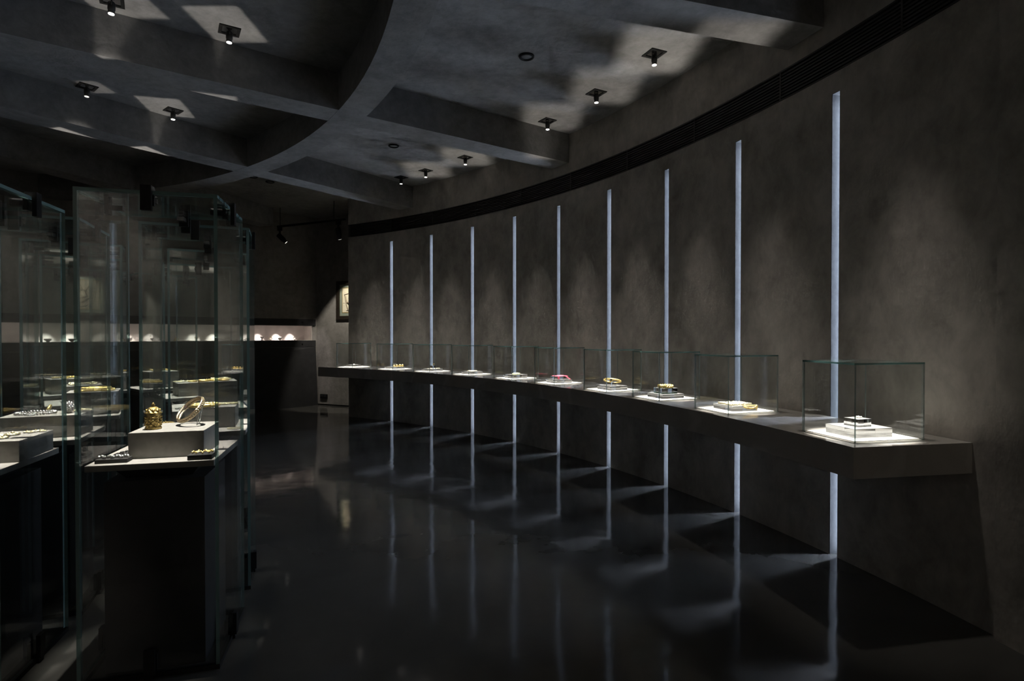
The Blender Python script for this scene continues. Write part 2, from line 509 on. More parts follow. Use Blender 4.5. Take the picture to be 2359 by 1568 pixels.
# walls beyond
KX, KY = -4.16, 12.1
ANG_L = math.atan2(0.733, 0.68)
ANG_P = math.atan2(-0.36, 0.78)
NZ0, NZ1 = 1.372, 1.682          # lit niche
def local_wall(name, ang, polys_z):
    mb = MB()
    for (x0, x1, y0, y1, z0, z1) in polys_z:
        mb.box(((x0 + x1) / 2, (y0 + y1) / 2, (z0 + z1) / 2), (x1 - x0, y1 - y0, z1 - z0))
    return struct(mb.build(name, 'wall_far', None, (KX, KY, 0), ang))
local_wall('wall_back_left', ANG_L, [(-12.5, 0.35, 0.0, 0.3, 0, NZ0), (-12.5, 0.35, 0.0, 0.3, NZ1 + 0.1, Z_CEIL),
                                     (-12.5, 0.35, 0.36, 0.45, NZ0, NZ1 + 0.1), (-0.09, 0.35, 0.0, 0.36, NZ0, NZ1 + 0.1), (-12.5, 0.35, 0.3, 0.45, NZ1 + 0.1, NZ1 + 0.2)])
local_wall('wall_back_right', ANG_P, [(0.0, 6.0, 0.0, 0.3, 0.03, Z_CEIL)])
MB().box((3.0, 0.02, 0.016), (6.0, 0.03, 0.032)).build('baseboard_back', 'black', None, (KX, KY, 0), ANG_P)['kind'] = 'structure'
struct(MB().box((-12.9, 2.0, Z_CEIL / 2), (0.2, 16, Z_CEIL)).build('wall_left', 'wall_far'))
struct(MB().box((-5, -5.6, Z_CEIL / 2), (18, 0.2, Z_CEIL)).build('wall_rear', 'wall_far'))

# ------------------------------------------------------------------ ceiling fittings
def downlight(r, a, aim, label, watts, cone, group, dim=False, blend=0.75, spill=1.0, halo=0.0):
    z = Z_CEIL
    t = thing('ceiling_spotlight', label, 'spotlight', P(r, a, z), a, group)
    f = MB(); h, w = 0.078, 0.024
    for (x, y, sx, sy) in ((0, h - w / 2, 2 * h, w), (0, -h + w / 2, 2 * h, w), (h - w / 2, 0, w, 2 * h - 2 * w), (-h + w / 2, 0, w, 2 * h - 2 * w)):
        f.box((x, y, -0.004), (sx, sy, 0.008))
    f.build('frame', 'black', t)
    MB().box((0, 0, -0.001), (2 * h - 2 * w, 2 * h - 2 * w, 0.002)).build('reflector', 'reflector', t)
    # the can hangs from the square opening and leans towards what it lights
    wpos = P(r, a, z)
    d = (Vector(aim) - wpos)
    loc = Matrix.Rotation(-a, 3, 'Z') @ d
    ax = Vector((loc.x * 0.55, loc.y * 0.55, loc.z)).normalized()
    top = Vector((0, 0, -0.012)); L = 0.088
    can = MB().lathe([(0.016, 0), (0.025, 0.012), (0.025, L - 0.03), (0.022, L - 0.028), (0.022, L)], top, 20, 0, True, ax).build('lamp_can', 'black', t)
    MB().lathe([(0.0195, L), (0.0195, L + 0.004)], top, 20, 0, False, ax).build('lens', 'lens_dim' if dim else 'lens', can)
    for yy in (0.028, -0.028):
        MB().tube([Vector((0, yy, -0.002)), top + ax * 0.03 + Vector((0, yy, 0))], 0.004, 6).build('yoke_arm', 'black', t)
    lp = wpos + Matrix.Rotation(a, 3, 'Z') @ (top + ax * (L + 0.012))
    bpy.context.view_layer.update()
    if watts:
        spot('spot_beam', lp, aim, watts, cone, blend, WARM, 0.02, parent=t)
        if halo: spot('spot_halo', lp, Vector(aim) + Vector((math.cos(a), math.sin(a), 0)) * 0.16, halo, math.radians(30), 1.0, WARM, 0.05, parent=t)
        if spill: spot('spot_spill', lp, lp - Vector((0, 0, 1)), W_SPILL * spill, math.radians(96), 1.0, WARM, 0.03, parent=t)
    return t

CASES = [0.2073, 0.3145, 0.3985, 0.4774, 0.5696, 0.6536, 0.7463, 0.8356, 0.9229, 1.0201]
FIX_A = [0.215, 0.332, 0.4026, 0.4915, 0.5788, 0.660, 0.7489, 0.8387, 0.8960, 1.0]
R_CASE = 10.2
ordn = ['nearest', 'second', 'third', 'fourth', 'fifth', 'sixth', 'seventh', 'eighth', 'ninth', 'farthest']
for i, (ca, fa) in enumerate(zip(CASES, FIX_A)):
    downlight(10.1, fa, P(R_CASE, ca, Z_SHELF + 0.05),
              'square ceiling spotlight above the %s glass case on the long shelf' % (ordn[i] if i in (0, 9) else ordn[i] + ' nearest'),
              W_CASE, math.radians(11.4), 'ceiling spots over the shelf', blend=0.5, spill=0.0, halo=68.0)

# added unseen fill spots behind the viewer, bounced off the rear wall
for (r, a, tx, ty, w_, lb) in ((9.1, -0.16, 1.2, -5.5, 1.0, 'first'), (9.1, -0.30, -1.0, -5.5, 1.0, 'second'), (6.8, -0.42, -4.0, -5.5, 1.0, 'third'), (5.6, -0.62, -6.5, -5.5, 1.0, 'fourth')):
    downlight(r, a, Vector((tx, ty, 3.0)), 'added unseen fill spotlight behind the viewer, %s from the curved wall' % lb, 720.0 * w_, math.radians(65),
              'added fill spots behind the viewer', blend=0.8, spill=0.0)

# round recessed ceiling speakers
for (r, a, lab) in ((9.103, 0.4554, 'round black recessed ceiling ring in the bay nearest the curved wall'),
                    (9.116, 0.7762, 'round black recessed ceiling ring in the second bay along the wall'),
                    (8.801, 1.0973, 'round black ceiling ring in the far bay, beside the ring beam'),
                    (9.131, 1.0992, 'round black ceiling ring in the far bay, farther from the ring beam')):
    t = thing('ceiling_ring', lab, 'ceiling fitting', P(r, a, Z_CEIL), a, 'round ceiling rings')
    MB().lathe([(0.050, -0.001), (0.050, -0.016), (0.064, -0.016), (0.068, -0.010), (0.068, -0.001)], (0, 0, 0), 32).build('rim', 'black', t)
    MB().lathe([(0.002, -0.004), (0.049, -0.004), (0.049, -0.002), (0.002, -0.002)], (0, 0, 0), 32).build('cover', 'ceiling', t)

# ------------------------------------------------------------------ the long curved stone shelf
R_SF = 9.895
mb = MB().arc(R_SF, R_WALL - 0.002, 0.1785, 1.0735, Z_SHELF - 0.158, Z_SHELF, step=0.01)
shelf = tag(mb.build('wall_shelf', 'stone'), 'long thick curved stone shelf projecting from the plaster wall', 'shelf')

# ------------------------------------------------------------------ glass helpers
def pane(name, c, d, thin, parent, edge='edge'):
    """a sheet of glass: clear on its two faces, teal on its sawn edges"""
    order = {'z': [0, 0, 1, 1, 1, 1], 'y': [1, 1, 0, 1, 0, 1], 'x': [1, 1, 1, 0, 1, 0]}[thin]
    return MB().box(c, d, order).build(name, ['glass', edge], parent)

def glass_case(a, label):
    t = thing('glass_case', label, 'display case', P(R_CASE, a, Z_SHELF), a, 'glass cases on the shelf')
    lx, ly, h, g = 0.436, 0.380, 0.412, 0.010
    H = h - g
    pane('side_pane', (-lx / 2 + g / 2, 0, H / 2), (g, ly, H), 'x', t, 'case_edge')
    pane('side_pane', (lx / 2 - g / 2, 0, H / 2), (g, ly, H), 'x', t, 'case_edge')
    pane('side_pane', (0, -ly / 2 + g / 2, H / 2), (lx - 2 * g, g, H), 'y', t, 'case_edge')
    pane('side_pane', (0, ly / 2 - g / 2, H / 2), (lx - 2 * g, g, H), 'y', t, 'case_edge')
    pane('lid_pane', (0, 0, h - g / 2), (lx, ly, g), 'z', t)
    MB().box((0, 0, 0.003), (lx - 2 * g - 0.012, ly - 2 * g - 0.012, 0.006)).build('base_plate', 'plate', t)
    return t

def riser(a, d, z0, label, off=(0, 0), rz=0.0, parent=None):
    c = P(R_CASE, a, 0) + Matrix.Rotation(a, 3, 'Z') @ Vector((off[0], off[1], 0))
    o = MB().box((0, 0, d[2] / 2), d, [2, 1, 0, 0, 0, 0]).build('acrylic_riser', ['acrylic', 'acrylic_top', 'acrylic_base'], None, (c.x, c.y, z0), a + rz)
    return tag(o, label, 'acrylic block', 'clear acrylic risers')

def jewel(name, mbs, a, z0, label, cat='jewellery', off=(0, 0), rz=0.0, r=R_CASE):
    """mbs: list of (part name, MB, material); one entry makes a single mesh"""
    c = P(r, a, 0) + Matrix.Rotation(a, 3, 'Z') @ Vector((off[0], off[1], 0))
    if len(mbs) == 1:
        return tag(mbs[0][1].build(name, mbs[0][2], None, (c.x, c.y, z0), a + rz), label, cat)
    t = thing(name, label, cat, (c.x, c.y, z0), a + rz)
    made = {}
    for (pn, m_, mat) in mbs:
        up, _, nm = pn.rpartition('>')
        made[nm] = m_.build(nm, mat, made.get(up, t))
    return t

def circ(R, n, z=0.0, sq=1.0, a0=0.0, a1=2 * math.pi, tilt=0.0):
    out = []
    full = abs(a1 - a0 - 2 * math.pi) < 1e-6
    for i in range(n):
        t = a0 + (a1 - a0) * i / (n if full else n - 1)
        out.append(Vector((R * math.cos(t), R * sq * math.sin(t), z)))
    if tilt:
        q = Matrix.Rotation(tilt, 3, 'Y')
        out = [q @ v for v in out]
    return out

def beads(path, r, mb=None, n=8, jitter=0.0, mi=0):
    mb = mb or MB()
    for p in path:
        q = Vector(p) + Vector((random.uniform(-1, 1), random.uniform(-1, 1), random.uniform(0, 1))) * jitter
        mb.ball(q, r * random.uniform(0.85, 1.12), mi, n, 5)
    return mb

def rosette(c, R, mb=None, petals=7):
    """small openwork flower: ring, petals, centre bead"""
    mb = mb or MB()
    c = Vector(c)
    for k in range(petals):
        t = 2 * math.pi * k / petals
        mb.ball(c + Vector((R * 0.68 * math.cos(t), R * 0.68 * math.sin(t), R * 0.12)), R * 0.33, 0, 8, 5, 0.6)
    mb.tube([c + v for v in circ(R, 20, R * 0.08)], R * 0.11, 6, closed=True)
    mb.ball(c + Vector((0, 0, R * 0.28)), R * 0.3, 0, 8, 5)
    return mb

case_where = ['nearest the shelf end', 'second from the near end', 'third from the near end', 'fourth from the near end', 'fifth from the near end',
              'sixth from the near end', 'seventh from the near end', 'third from the far end', 'second from the far end', 'at the far end of the shelf']
case_what = ['two-tier clear risers', 'gold bead net on a low riser', 'gold bracelet over green felt', 'gold torque bangle',
             'pink coral necklace', 'pale green bead bracelet', 'white round plaque', 'gold flower sprig', 'small orange-gold ornaments', 'low flat riser']
for a, w_, k_ in zip(CASES, case_where, case_what):
    glass_case(a, 'clear glass case with %s, %s' % (k_, w_))

Z1 = Z_SHELF + 0.0062
# 1 nearest: broad riser, small riser, tiny jewel
a = CASES[0]
riser(a, (0.24, 0.205, 0.048), Z1, 'broad clear acrylic slab in the nearest glass case', (-0.015, 0.0))
riser(a, (0.094, 0.09, 0.042), Z1 + 0.0483, 'small square acrylic block on the broad slab in the nearest case', (-0.02, 0.0), 0.1)
jewel('stud_earring', [('stone', beads(circ(0.011, 6, 0.006), 0.005), 'pearl'), ('setting', MB().tube(circ(0.011, 16, 0.002), 0.002, 6, closed=True), 'silver')],
      a, Z1 + 0.0906, 'tiny white-stoned earring on the small acrylic block in the nearest case', off=(-0.01, 0.0))
# 2: bead net necklace
a = CASES[1]
riser(a, (0.215, 0.215, 0.036), Z1, 'low clear acrylic slab under the gold bead net')
mb = MB()
for i in range(10):
    for j in range(9):
        x, y = -0.088 + i * 0.0195, -0.07 + j * 0.0175 + (0.008 if i % 2 else 0)
        if random.random() < 0.93: mb.ball((x, y, 0.006 + random.uniform(0, .003)), random.uniform(0.0055, 0.0085), 0, 8, 5)
for i in range(9):
    mb.tube([(-0.088 + i * 0.0195, -0.07, 0.006), (-0.078 + i * 0.0195, 0.075, 0.006)], 0.0016, 5)
drop = MB()
for k in range(13):
    x = -0.015 + k * 0.0095
    drop.ball((x, -0.116 - 0.004 * math.sin(k), -0.006 - 0.012 * math.sin(k / 12 * math.pi)), 0.0068, 0, 8, 5)
    drop.tube([(x, -0.095, 0.004), (x, -0.112, 0.001), (x, -0.114, -0.008)], 0.0022, 5)
for k in range(4):
    drop.ball((0.098 + 0.004 * k, -0.110 + 0.006 * k, -0.004 - 0.007 * k), 0.0095, 0, 8, 5)
jewel('bead_net_necklace', [('bead_net', mb, 'palegold'), ('fringe', drop, 'gold')], a, Z1 + 0.0363,
      'gold bead net necklace spilling over the front of its acrylic slab', 'necklace')
# 3: two tier, felt, twisted bracelet
a = CASES[2]
riser(a, (0.225, 0.215, 0.036), Z1, 'lower acrylic slab beneath the green felt')
tag(MB().box((0, 0, 0.0015), (0.15, 0.13, 0.003)).build('felt_pad', 'felt', None, P(R_CASE, a, Z1 + 0.0363), a), 'small green felt pad between two acrylic slabs', 'felt')
riser(a, (0.15, 0.135, 0.044), Z1 + 0.0396, 'upper acrylic block above the green felt')
tw = MB(); pth = circ(0.056, 56, 0.014)
for s_ in range(2):
    tw.tube([p + Vector((p.x, p.y, 0)).normalized() * 0.007 * math.cos(i * 0.9 + s_ * math.pi) + Vector((0, 0, 0.008 * math.sin(i * 0.9 + s_ * math.pi))) for i, p in enumerate(pth)], 0.008, 8, closed=True)
hd = MB()
for k in range(5):
    hd.ball((-0.05 + 0.012 * k, -0.045 + 0.012 * k, 0.022), 0.011, 0, 10, 6)
jewel('twisted_bracelet', [('hoop', tw, 'gold'), ('clasp', hd, 'gold')], a, Z1 + 0.0838, 'twisted gold bracelet on top of the two-tier acrylic blocks', 'bracelet')
# 4: torque with round ornament
a = CASES[3]
riser(a, (0.215, 0.21, 0.040), Z1, 'wide acrylic slab under the gold torque')
riser(a, (0.07, 0.06, 0.034), Z1 + 0.0403, 'small acrylic block holding up the gold torque', (-0.02, -0.02))
ring = MB().tube([Matrix.Rotation(0.14, 3, 'X') @ v for v in circ(0.083, 48, 0.012, 1.0, -2.0, 3.9)], [0.006 + 0.004 * math.sin(math.pi * i / 47) for i in range(48)], 10)
orn = MB().lathe([(0.004, -0.006), (0.017, -0.004), (0.019, 0.0), (0.017, 0.004), (0.012, 0.005)], (-0.058, -0.058, 0.026), 20, axis=(-0.7, -0.7, 0.3))
pup = MB().ball((-0.0615, -0.0615, 0.0275), 0.0105, 0, 12, 8)
jewel('torque_bangle', [('hoop', ring, 'gold'), ('ornament', orn, 'gold'), ('ornament>stone', pup, 'onyx')], a, Z1 + 0.0745, 'gold torque bangle with a round dark-centred ornament', 'bangle')
# 5: pink coral necklace draped over a block
a = CASES[4]
riser(a, (0.215, 0.21, 0.036), Z1, 'wide acrylic slab under the pink necklace')
riser(a, (0.155, 0.135, 0.036), Z1 + 0.0363, 'acrylic block that the pink necklace is draped over')
mb = MB()
for row in range(5):
    y = -0.06 + row * 0.024
    beads([Vector((-0.074 + i * 0.0064, y + 0.005 * math.sin(i * .7 + row), 0.004)) for i in range(24)], 0.0046, mb, 6)
for k in range(4):
    x = -0.07 + 0.006 * k
    beads([Vector((x, -0.0715 - 0.001 * k, 0.002 - 0.0055 * i)) for i in range(6)], 0.0042, mb, 6)
for k in range(3):
    beads([Vector((0.04 + 0.006 * i + 0.006 * k, -0.0725 - 0.004 * i, 0.0 - 0.0052 * i)) for i in range(7)], 0.0042, mb, 6)
jewel('coral_necklace', [('strands', mb, 'pink')], a, Z1 + 0.0727, 'pink-red coral bead necklace draped over a clear acrylic block', 'necklace')
# 6: green bead bracelet
a = CASES[5]
riser(a, (0.215, 0.2, 0.044), Z1, 'acrylic slab under the pale green bracelet')
mb = beads(circ(0.045, 22, 0.008, 0.8), 0.0085, n=10); beads(circ(0.028, 14, 0.012, 0.8), 0.008, mb, 10)
jewel('bead_bracelet', [('beads', mb, 'green_bead'), ('spacers', beads(circ(0.056, 12, 0.007, 0.8), 0.005), 'palegold')], a, Z1 + 0.0443,
      'pale green and gold bead bracelet on a clear acrylic slab', 'bracelet', off=(0.0, 0.0))
# 7: white plaque
a = CASES[6]
riser(a, (0.215, 0.2, 0.036), Z1, 'acrylic slab under the white round plaque')
pl = MB().lathe([(0.002, 0.0), (0.062, 0.0), (0.066, 0.004), (0.062, 0.009), (0.03, 0.011), (0.002, 0.011)], (0, 0, 0), 36)
jewel('round_plaque', [('disc', pl, 'pearl'), ('rim', beads(circ(0.064, 40, 0.008), 0.004), 'palegold')], a, Z1 + 0.0363, 'flat round white plaque with beaded gilt rim in the seventh case', 'ornament')
# 8: gold flower sprig
a = CASES[7]
riser(a, (0.225, 0.22, 0.034), Z1, 'acrylic slab scattered with gold flower pieces')
riser(a, (0.06, 0.055, 0.046), Z1 + 0.0343, 'small clear block behind the gold flower pieces', (0.03, 0.03))
mb = MB()
for (x, y, rr) in ((-0.07, -0.05, .016), (-0.03, -0.075, .014), (0.02, -0.07, .015), (0.07, -0.06, .018), (0.085, -0.015, .013), (-0.085, 0.0, .014), (-0.04, -0.03, .012)):
    rosette((x, y, 0.004), rr, mb)
jewel('gold_rosettes', [('rosettes', mb, 'palegold')], a, Z1 + 0.0343, 'row of small pale gold rosettes along an acrylic slab', 'ornament')
sp = MB().tube([(0, 0, 0), (0.006, 0, 0.012), (0.014, -0.004, 0.02)], 0.002, 6); rosette((0.016, -0.004, 0.02), 0.014, sp)
jewel('flower_pin', [('flower', sp, 'gold')], a, Z1 + 0.0806, 'single gold flower pin standing on a small clear block', 'pin', off=(0.03, 0.03))
# 9: orange gold pieces
a = CASES[8]
riser(a, (0.225, 0.22, 0.032), Z1, 'acrylic slab carrying the small orange-gold pieces')
riser(a, (0.065, 0.06, 0.044), Z1 + 0.0323, 'small bare clear block in the second case from the far end', (0.02, 0.02))
mb = MB()
for k in range(9):
    t = k / 8
    mb.ball((-0.09 + 0.18 * t, -0.075 + 0.02 * math.sin(k * 2.0), 0.019), 0.010 + 0.004 * (k % 3), 0, 8, 6, 1.2)
jewel('amber_gold_beads', [('beads', mb, 'gold')], a, Z1 + 0.0323, 'scattered small orange-gold beads in the second case from the far end', 'beads')
# 10: far
a = CASES[9]
riser(a, (0.19, 0.18, 0.036), Z1, 'low flat acrylic slab in the farthest glass case')
jewel('small_brooch', [('brooch', rosette((0, 0, 0.004), 0.018), 'silver')], a, Z1 + 0.0363, 'small silver brooch on the slab in the farthest glass case', 'brooch')

# ------------------------------------------------------------------ tall free-standing vitrines in two rings
Z_LID = 2.122
R_OUT, R_IN = 6.615, 5.795
V_ANG = [0.257, 0.377, 0.545, 0.700, 0.872]
VS = 0.553
def vitrine(r, a, label, mid):
    t = thing('tall_vitrine', label, 'vitrine', P(r, a, 0), a, 'tall glass vitrines')
    g = 0.015; s = VS; zb = 0.022; H = Z_LID - g - zb; zc = zb + H / 2
    pane('side_pane', (s / 2 - g / 2, 0, zc), (g, s, H), 'x', t)
    pane('side_pane', (-s / 2 + g / 2, 0, zc), (g, s, H), 'x', t)
    pane('side_pane', (0, -s / 2 + g / 2, zc), (s - 2 * g, g, H), 'y', t)
    pane('side_pane', (0, s / 2 - g / 2, zc), (s - 2 * g, g, H), 'y', t)
    pane('lid_pane', (0, 0, Z_LID - g / 2), (s, s, g), 'z', t)
    f = MB()
    for (x, y, sx, sy) in ((s / 2 - .012, 0, .024, s), (-s / 2 + .012, 0, .024, s), (0, s / 2 - .012, s - .048, .024), (0, -s / 2 + .012, s - .048, .024)):
        f.box((x, y, 0.011), (sx, sy, 0.022))
    f.build('base_frame', 'black', t)
    for (x, y, rz) in ((0, -s / 2, 0), (s / 2, 0, math.pi / 2), (0, s / 2, math.pi), (-s / 2, 0, -math.pi / 2)):
        for top in (True, False):
            z = Z_LID - 0.035 if top else 0.075
            c = MB()
            c.box((0, -0.010, z), (0.042, 0.018, 0.105)).box((0, 0.026, z + (0.012 if top else -0.02)), (0.042, 0.018, 0.075))
            if top: c.box((0, 0.005, Z_LID + 0.011), (0.042, 0.046, 0.02)).box((0, 0.06, Z_LID - 0.03), (0.03, 0.06, 0.02))
            else: c.box((0, 0.008, 0.012), (0.042, 0.04, 0.02))
            c.build('clamp', 'black', t, (x, y, 0), rz)
    # the pedestal inside it
    pd = thing('display_pedestal', mid, 'pedestal', P(r, a, 0), a, 'black pedestals inside the vitrines')
    w = 0.40
    MB().box((0, 0, 0.425), (w, w, 0.85)).build('column', 'pedestal', pd)
    nk = MB(); t0, t1 = 0.135, 0.18
    nk.add([(-t0, -t0, .8502), (t0, -t0, .8502), (t0, t0, .8502), (-t0, t0, .8502), (-t1, -t1, .908), (t1, -t1, .908), (t1, t1, .908), (-t1, t1, .908)],
           [[0, 3, 2, 1], [4, 5, 6, 7], [0, 1, 5, 4], [1, 2, 6, 5], [2, 3, 7, 6], [3, 0, 4, 7]])
    nk.build('neck', 'pedestal', pd)
    MB().box((0, 0, 0.922), (0.505, 0.505, 0.028)).build('tray', 'tray', pd, bevel=0.002)
    return t
Z_TRAY = 0.9362
vo = ['nearest tall glass vitrine on the aisle side', 'second tall glass vitrine along the aisle', 'third tall glass vitrine along the aisle',
      'fourth tall glass vitrine along the aisle', 'farthest tall glass vitrine along the aisle']
vi = ['tall glass vitrine cut by the left picture edge', 'second tall glass vitrine of the inner row', 'third tall glass vitrine of the inner row',
      'fourth tall glass vitrine of the inner row', 'farthest tall glass vitrine of the inner row']
po = ['black pedestal with grey tray inside the %s' % s_ for s_ in ('nearest aisle vitrine', 'second aisle vitrine', 'third aisle vitrine', 'fourth aisle vitrine', 'farthest aisle vitrine')]
pi_ = ['black pedestal with grey tray inside the %s' % s_ for s_ in ('left-edge vitrine', 'second inner vitrine', 'third inner vitrine', 'fourth inner vitrine', 'farthest inner vitrine')]
for k, a in enumerate(V_ANG):
    vitrine(R_OUT, a, vo[k], po[k]); vitrine(R_IN, a, vi[k], pi_[k])
    for (r, rf, nm) in ((R_OUT, 6.78, 'aisle'), (R_IN, 6.0, 'inner')):
        fa = (0.257, 0.377, 0.5555, 0.700, 0.879)[k]
        tgt = P(r, a, Z_TRAY + 0.1)
        downlight(rf, fa, tgt, 'square ceiling spotlight aimed at the %s vitrine of the %s row' % (('nearest', 'second', 'third', 'fourth', 'farthest')[k], nm),
                  W_VIT, math.radians(15), 'ceiling spots over the vitrines', dim=(k == 4 and nm == 'inner'), blend=0.5, spill=1.5)

def block(r, a, d, off, label, mat='block', rz=0.0, z=Z_TRAY):
    c = P(r, a, 0) + Matrix.Rotation(a, 3, 'Z') @ Vector((off[0], off[1], 0))
    o = MB().box((0, 0, d[2] / 2), d).build('display_block', mat, None, (c.x, c.y, z), a + rz, bevel=0.0015)
    return tag(o, label, 'display block', 'display blocks in the vitrines')

# nearest aisle vitrine: lidded gold jar, jewelled bangle, chains
a = V_ANG[0]
block(R_OUT, a, (0.31, 0.29, 0.118), (0.03, 0.0), 'large grey block carrying the gold jar and bangle')
zt = Z_TRAY + 0.1182
jar = MB().lathe([(0.030, 0.0), (0.035, 0.002), (0.035, 0.008), (0.0315, 0.011), (0.0325, 0.03), (0.0315, 0.05), (0.0325, 0.070), (0.034, 0.074)], (0, 0, 0), 28)
for ring_z, cnt in ((0.022, 12), (0.034, 12), (0.046, 12), (0.058, 12)):
    for k in range(cnt):
        t = 2 * math.pi * (k + (ring_z > 0.03) * 0.5) / cnt
        jar.ball((0.0318 * math.cos(t), 0.0318 * math.sin(t), ring_z), 0.0058, 0, 7, 5)
lid = MB().lathe([(0.036, 0.0745), (0.0365, 0.078), (0.031, 0.080), (0.029, 0.090), (0.021, 0.100), (0.011, 0.105)], (0, 0, 0), 28)
for k in range(10):
    t = 2 * math.pi * k / 10
    lid.ball((0.027 * math.cos(t), 0.027 * math.sin(t), 0.089), 0.006, 0, 7, 5)
fin = MB().lathe([(0.009, 0.1045), (0.006, 0.109), (0.009, 0.113), (0.006, 0.118), (0.0015, 0.126)], (0, 0, 0), 14)
jewel('lidded_jar', [('body', jar, 'oldgold'), ('lid', lid, 'oldgold'), ('lid>finial', fin, 'oldgold')], a, zt,
      'small antique gold jar with domed lid and finial', 'jar', off=(-0.055, -0.045), r=R_OUT)
bang = MB()
R_b = 0.072
tilt = Matrix.Rotation(0.62, 3, 'X') @ Matrix.Rotation(-0.55, 3, 'Y')
lift = Vector((0.0, 0, 0.071))
hoop = MB().tube([tilt @ v + lift for v in circ(R_b, 56)], 0.0052, 8, closed=True).tube([tilt @ (v + Vector((0, 0, 0.014))) + lift for v in circ(R_b, 56)], 0.0052, 8, closed=True)
bd = beads([tilt @ (v + Vector((0, 0, 0.007))) + lift for v in circ(R_b + 0.004, 44)], 0.0044, None, 7)
prop = MB().tube([tilt @ Vector((0.06, 0, -0.008)) + lift, Vector((0.03, 0.012, 0.002)), Vector((0.022, 0.0, 0.002)), Vector((0.03, -0.02, 0.002)), tilt @ Vector((0.055, -0.03, -0.008)) + lift], 0.0018, 6)
jewel('jewelled_bangle', [('hoop', hoop, 'bangle'), ('hoop>beading', bd, 'bangle'), ('prop', prop, 'silver')], a, zt,
      'beaded gold bangle tilted on a wire prop', 'bangle', off=(0.085, 0.045), r=R_OUT, rz=-a + 0.15)
block(R_OUT, a, (0.125, 0.06, 0.018), (-0.165, -0.19), 'small charcoal block with a silver bead bracelet', 'char')
jewel('bead_bracelet', [('beads', beads([Vector((-0.056 + 0.0066 * i, 0.012 * math.sin(i * 1.3), 0.006)) for i in range(18)], 0.0065), 'silver')],
      a, Z_TRAY + 0.0185, 'silver bead bracelet laid along a small charcoal block', 'bracelet', off=(-0.165, -0.19), r=R_OUT)
block(R_OUT, a, (0.10, 0.10, 0.022), (0.19, -0.19), 'low charcoal block with a gold filigree sprig', 'char')
mb = MB()
for k in range(9):
    t = k * 0.7
    mb.tube([(0, 0, 0.003), (0.02 * math.cos(t), 0.012 * math.sin(t), 0.008), (0.042 * math.cos(t), 0.03 * math.sin(t), 0.006)], 0.0018, 5).ball((0.042 * math.cos(t), 0.03 * math.sin(t), 0.006), 0.005, 0, 7, 5)
jewel('filigree_sprig', [('sprig', mb, 'gold')], a, Z_TRAY + 0.0225, 'gold filigree sprig on a low charcoal block', 'brooch', off=(0.19, -0.19), r=R_OUT)
mb = MB()
rosette((0, 0, 0.006), 0.03, mb, 9); rosette((0.0, 0.055, 0.006), 0.02, mb)
jewel('dark_brooch', [('brooch', mb, 'dark_bead')], a, Z_TRAY, 'dark stone brooch lying on the tray behind the charcoal block', 'brooch', off=(-0.18, -0.06), r=R_OUT)

def chain_set(r, a, z, off, label, mat, kind, rz=0.0, size=1.0, cat='necklace'):
    mb = MB()
    if kind == 'necklace':
        beads([Vector((0.075 * math.cos(t), 0.055 * math.sin(t), 0.0068)) * size for t in [i * 2 * math.pi / 40 for i in range(40)]], 0.0058 * size, mb)
        rosette((0, -0.06 * size, 0.004), 0.016 * size, mb)
    elif kind == 'bangles':
        for k in range(3):
            ct = Vector((-0.07 + 0.07 * k, 0.012 * (k % 2), 0))
            mb.tube([ct * size + v for v in circ(0.034 * size, 26, 0.006 * size)], 0.0066 * size, 7, closed=True)
            beads([ct * size + v for v in circ(0.034 * size, 14, 0.013 * size)], 0.0045 * size, mb, 7)
    elif kind == 'filigree':
        for (x, y, rr) in ((-.06, 0, .026), (-.005, .012, .03), (.05, -.01, .024), (-.03, -.04, .02), (.025, .045, .02)):
            rosette((x * size, y * size, .004), rr * size, mb, 9)
    elif kind == 'collar':
        for k in range(3):
            beads([Vector(((0.055 + .012 * k) * math.cos(t), (0.05 + .012 * k) * math.sin(t), 0.0105 + .004 * math.sin(t * 3))) * size for t in [0.3 + i * 5.6 / 30 for i in range(31)]], 0.0056 * size, mb, 7)
    elif kind == 'sphere':
        c0 = Vector((0, 0, 0.034 * size))
        for i in range(60):
            ph = math.acos(1 - 2 * (i + 0.5) / 60); th = math.pi * (1 + 5 ** 0.5) * i
            mb.ball(c0 + Vector((math.cos(th) * math.sin(ph), math.sin(th) * math.sin(ph), math.cos(ph))) * 0.029 * size, 0.006 * size, 0, 6, 4)
        mb.ball(c0, 0.028 * size, 0, 14, 10)
    elif kind == 'anklet':
        pth = [Vector((0.085 * math.cos(t), 0.05 * math.sin(t), 0.011)) * size for t in [0.5 + i * 5.4 / 40 for i in range(41)]]
        mb.tube(pth, 0.010 * size, 8); beads(pth[::2], 0.0115 * size, mb, 8)
    elif kind == 'armlet':
        q = Matrix.Rotation(-1.1, 3, 'Y')
        mb.tube([q @ v + Vector((0, 0, 0.042 * size)) for v in circ(0.042 * size, 30)], 0.009 * size, 8, closed=True)
    return jewel(kind if kind != 'sphere' else 'granulated_bead', [('piece', mb, mat)], a, z, label, cat, off, rz, r)

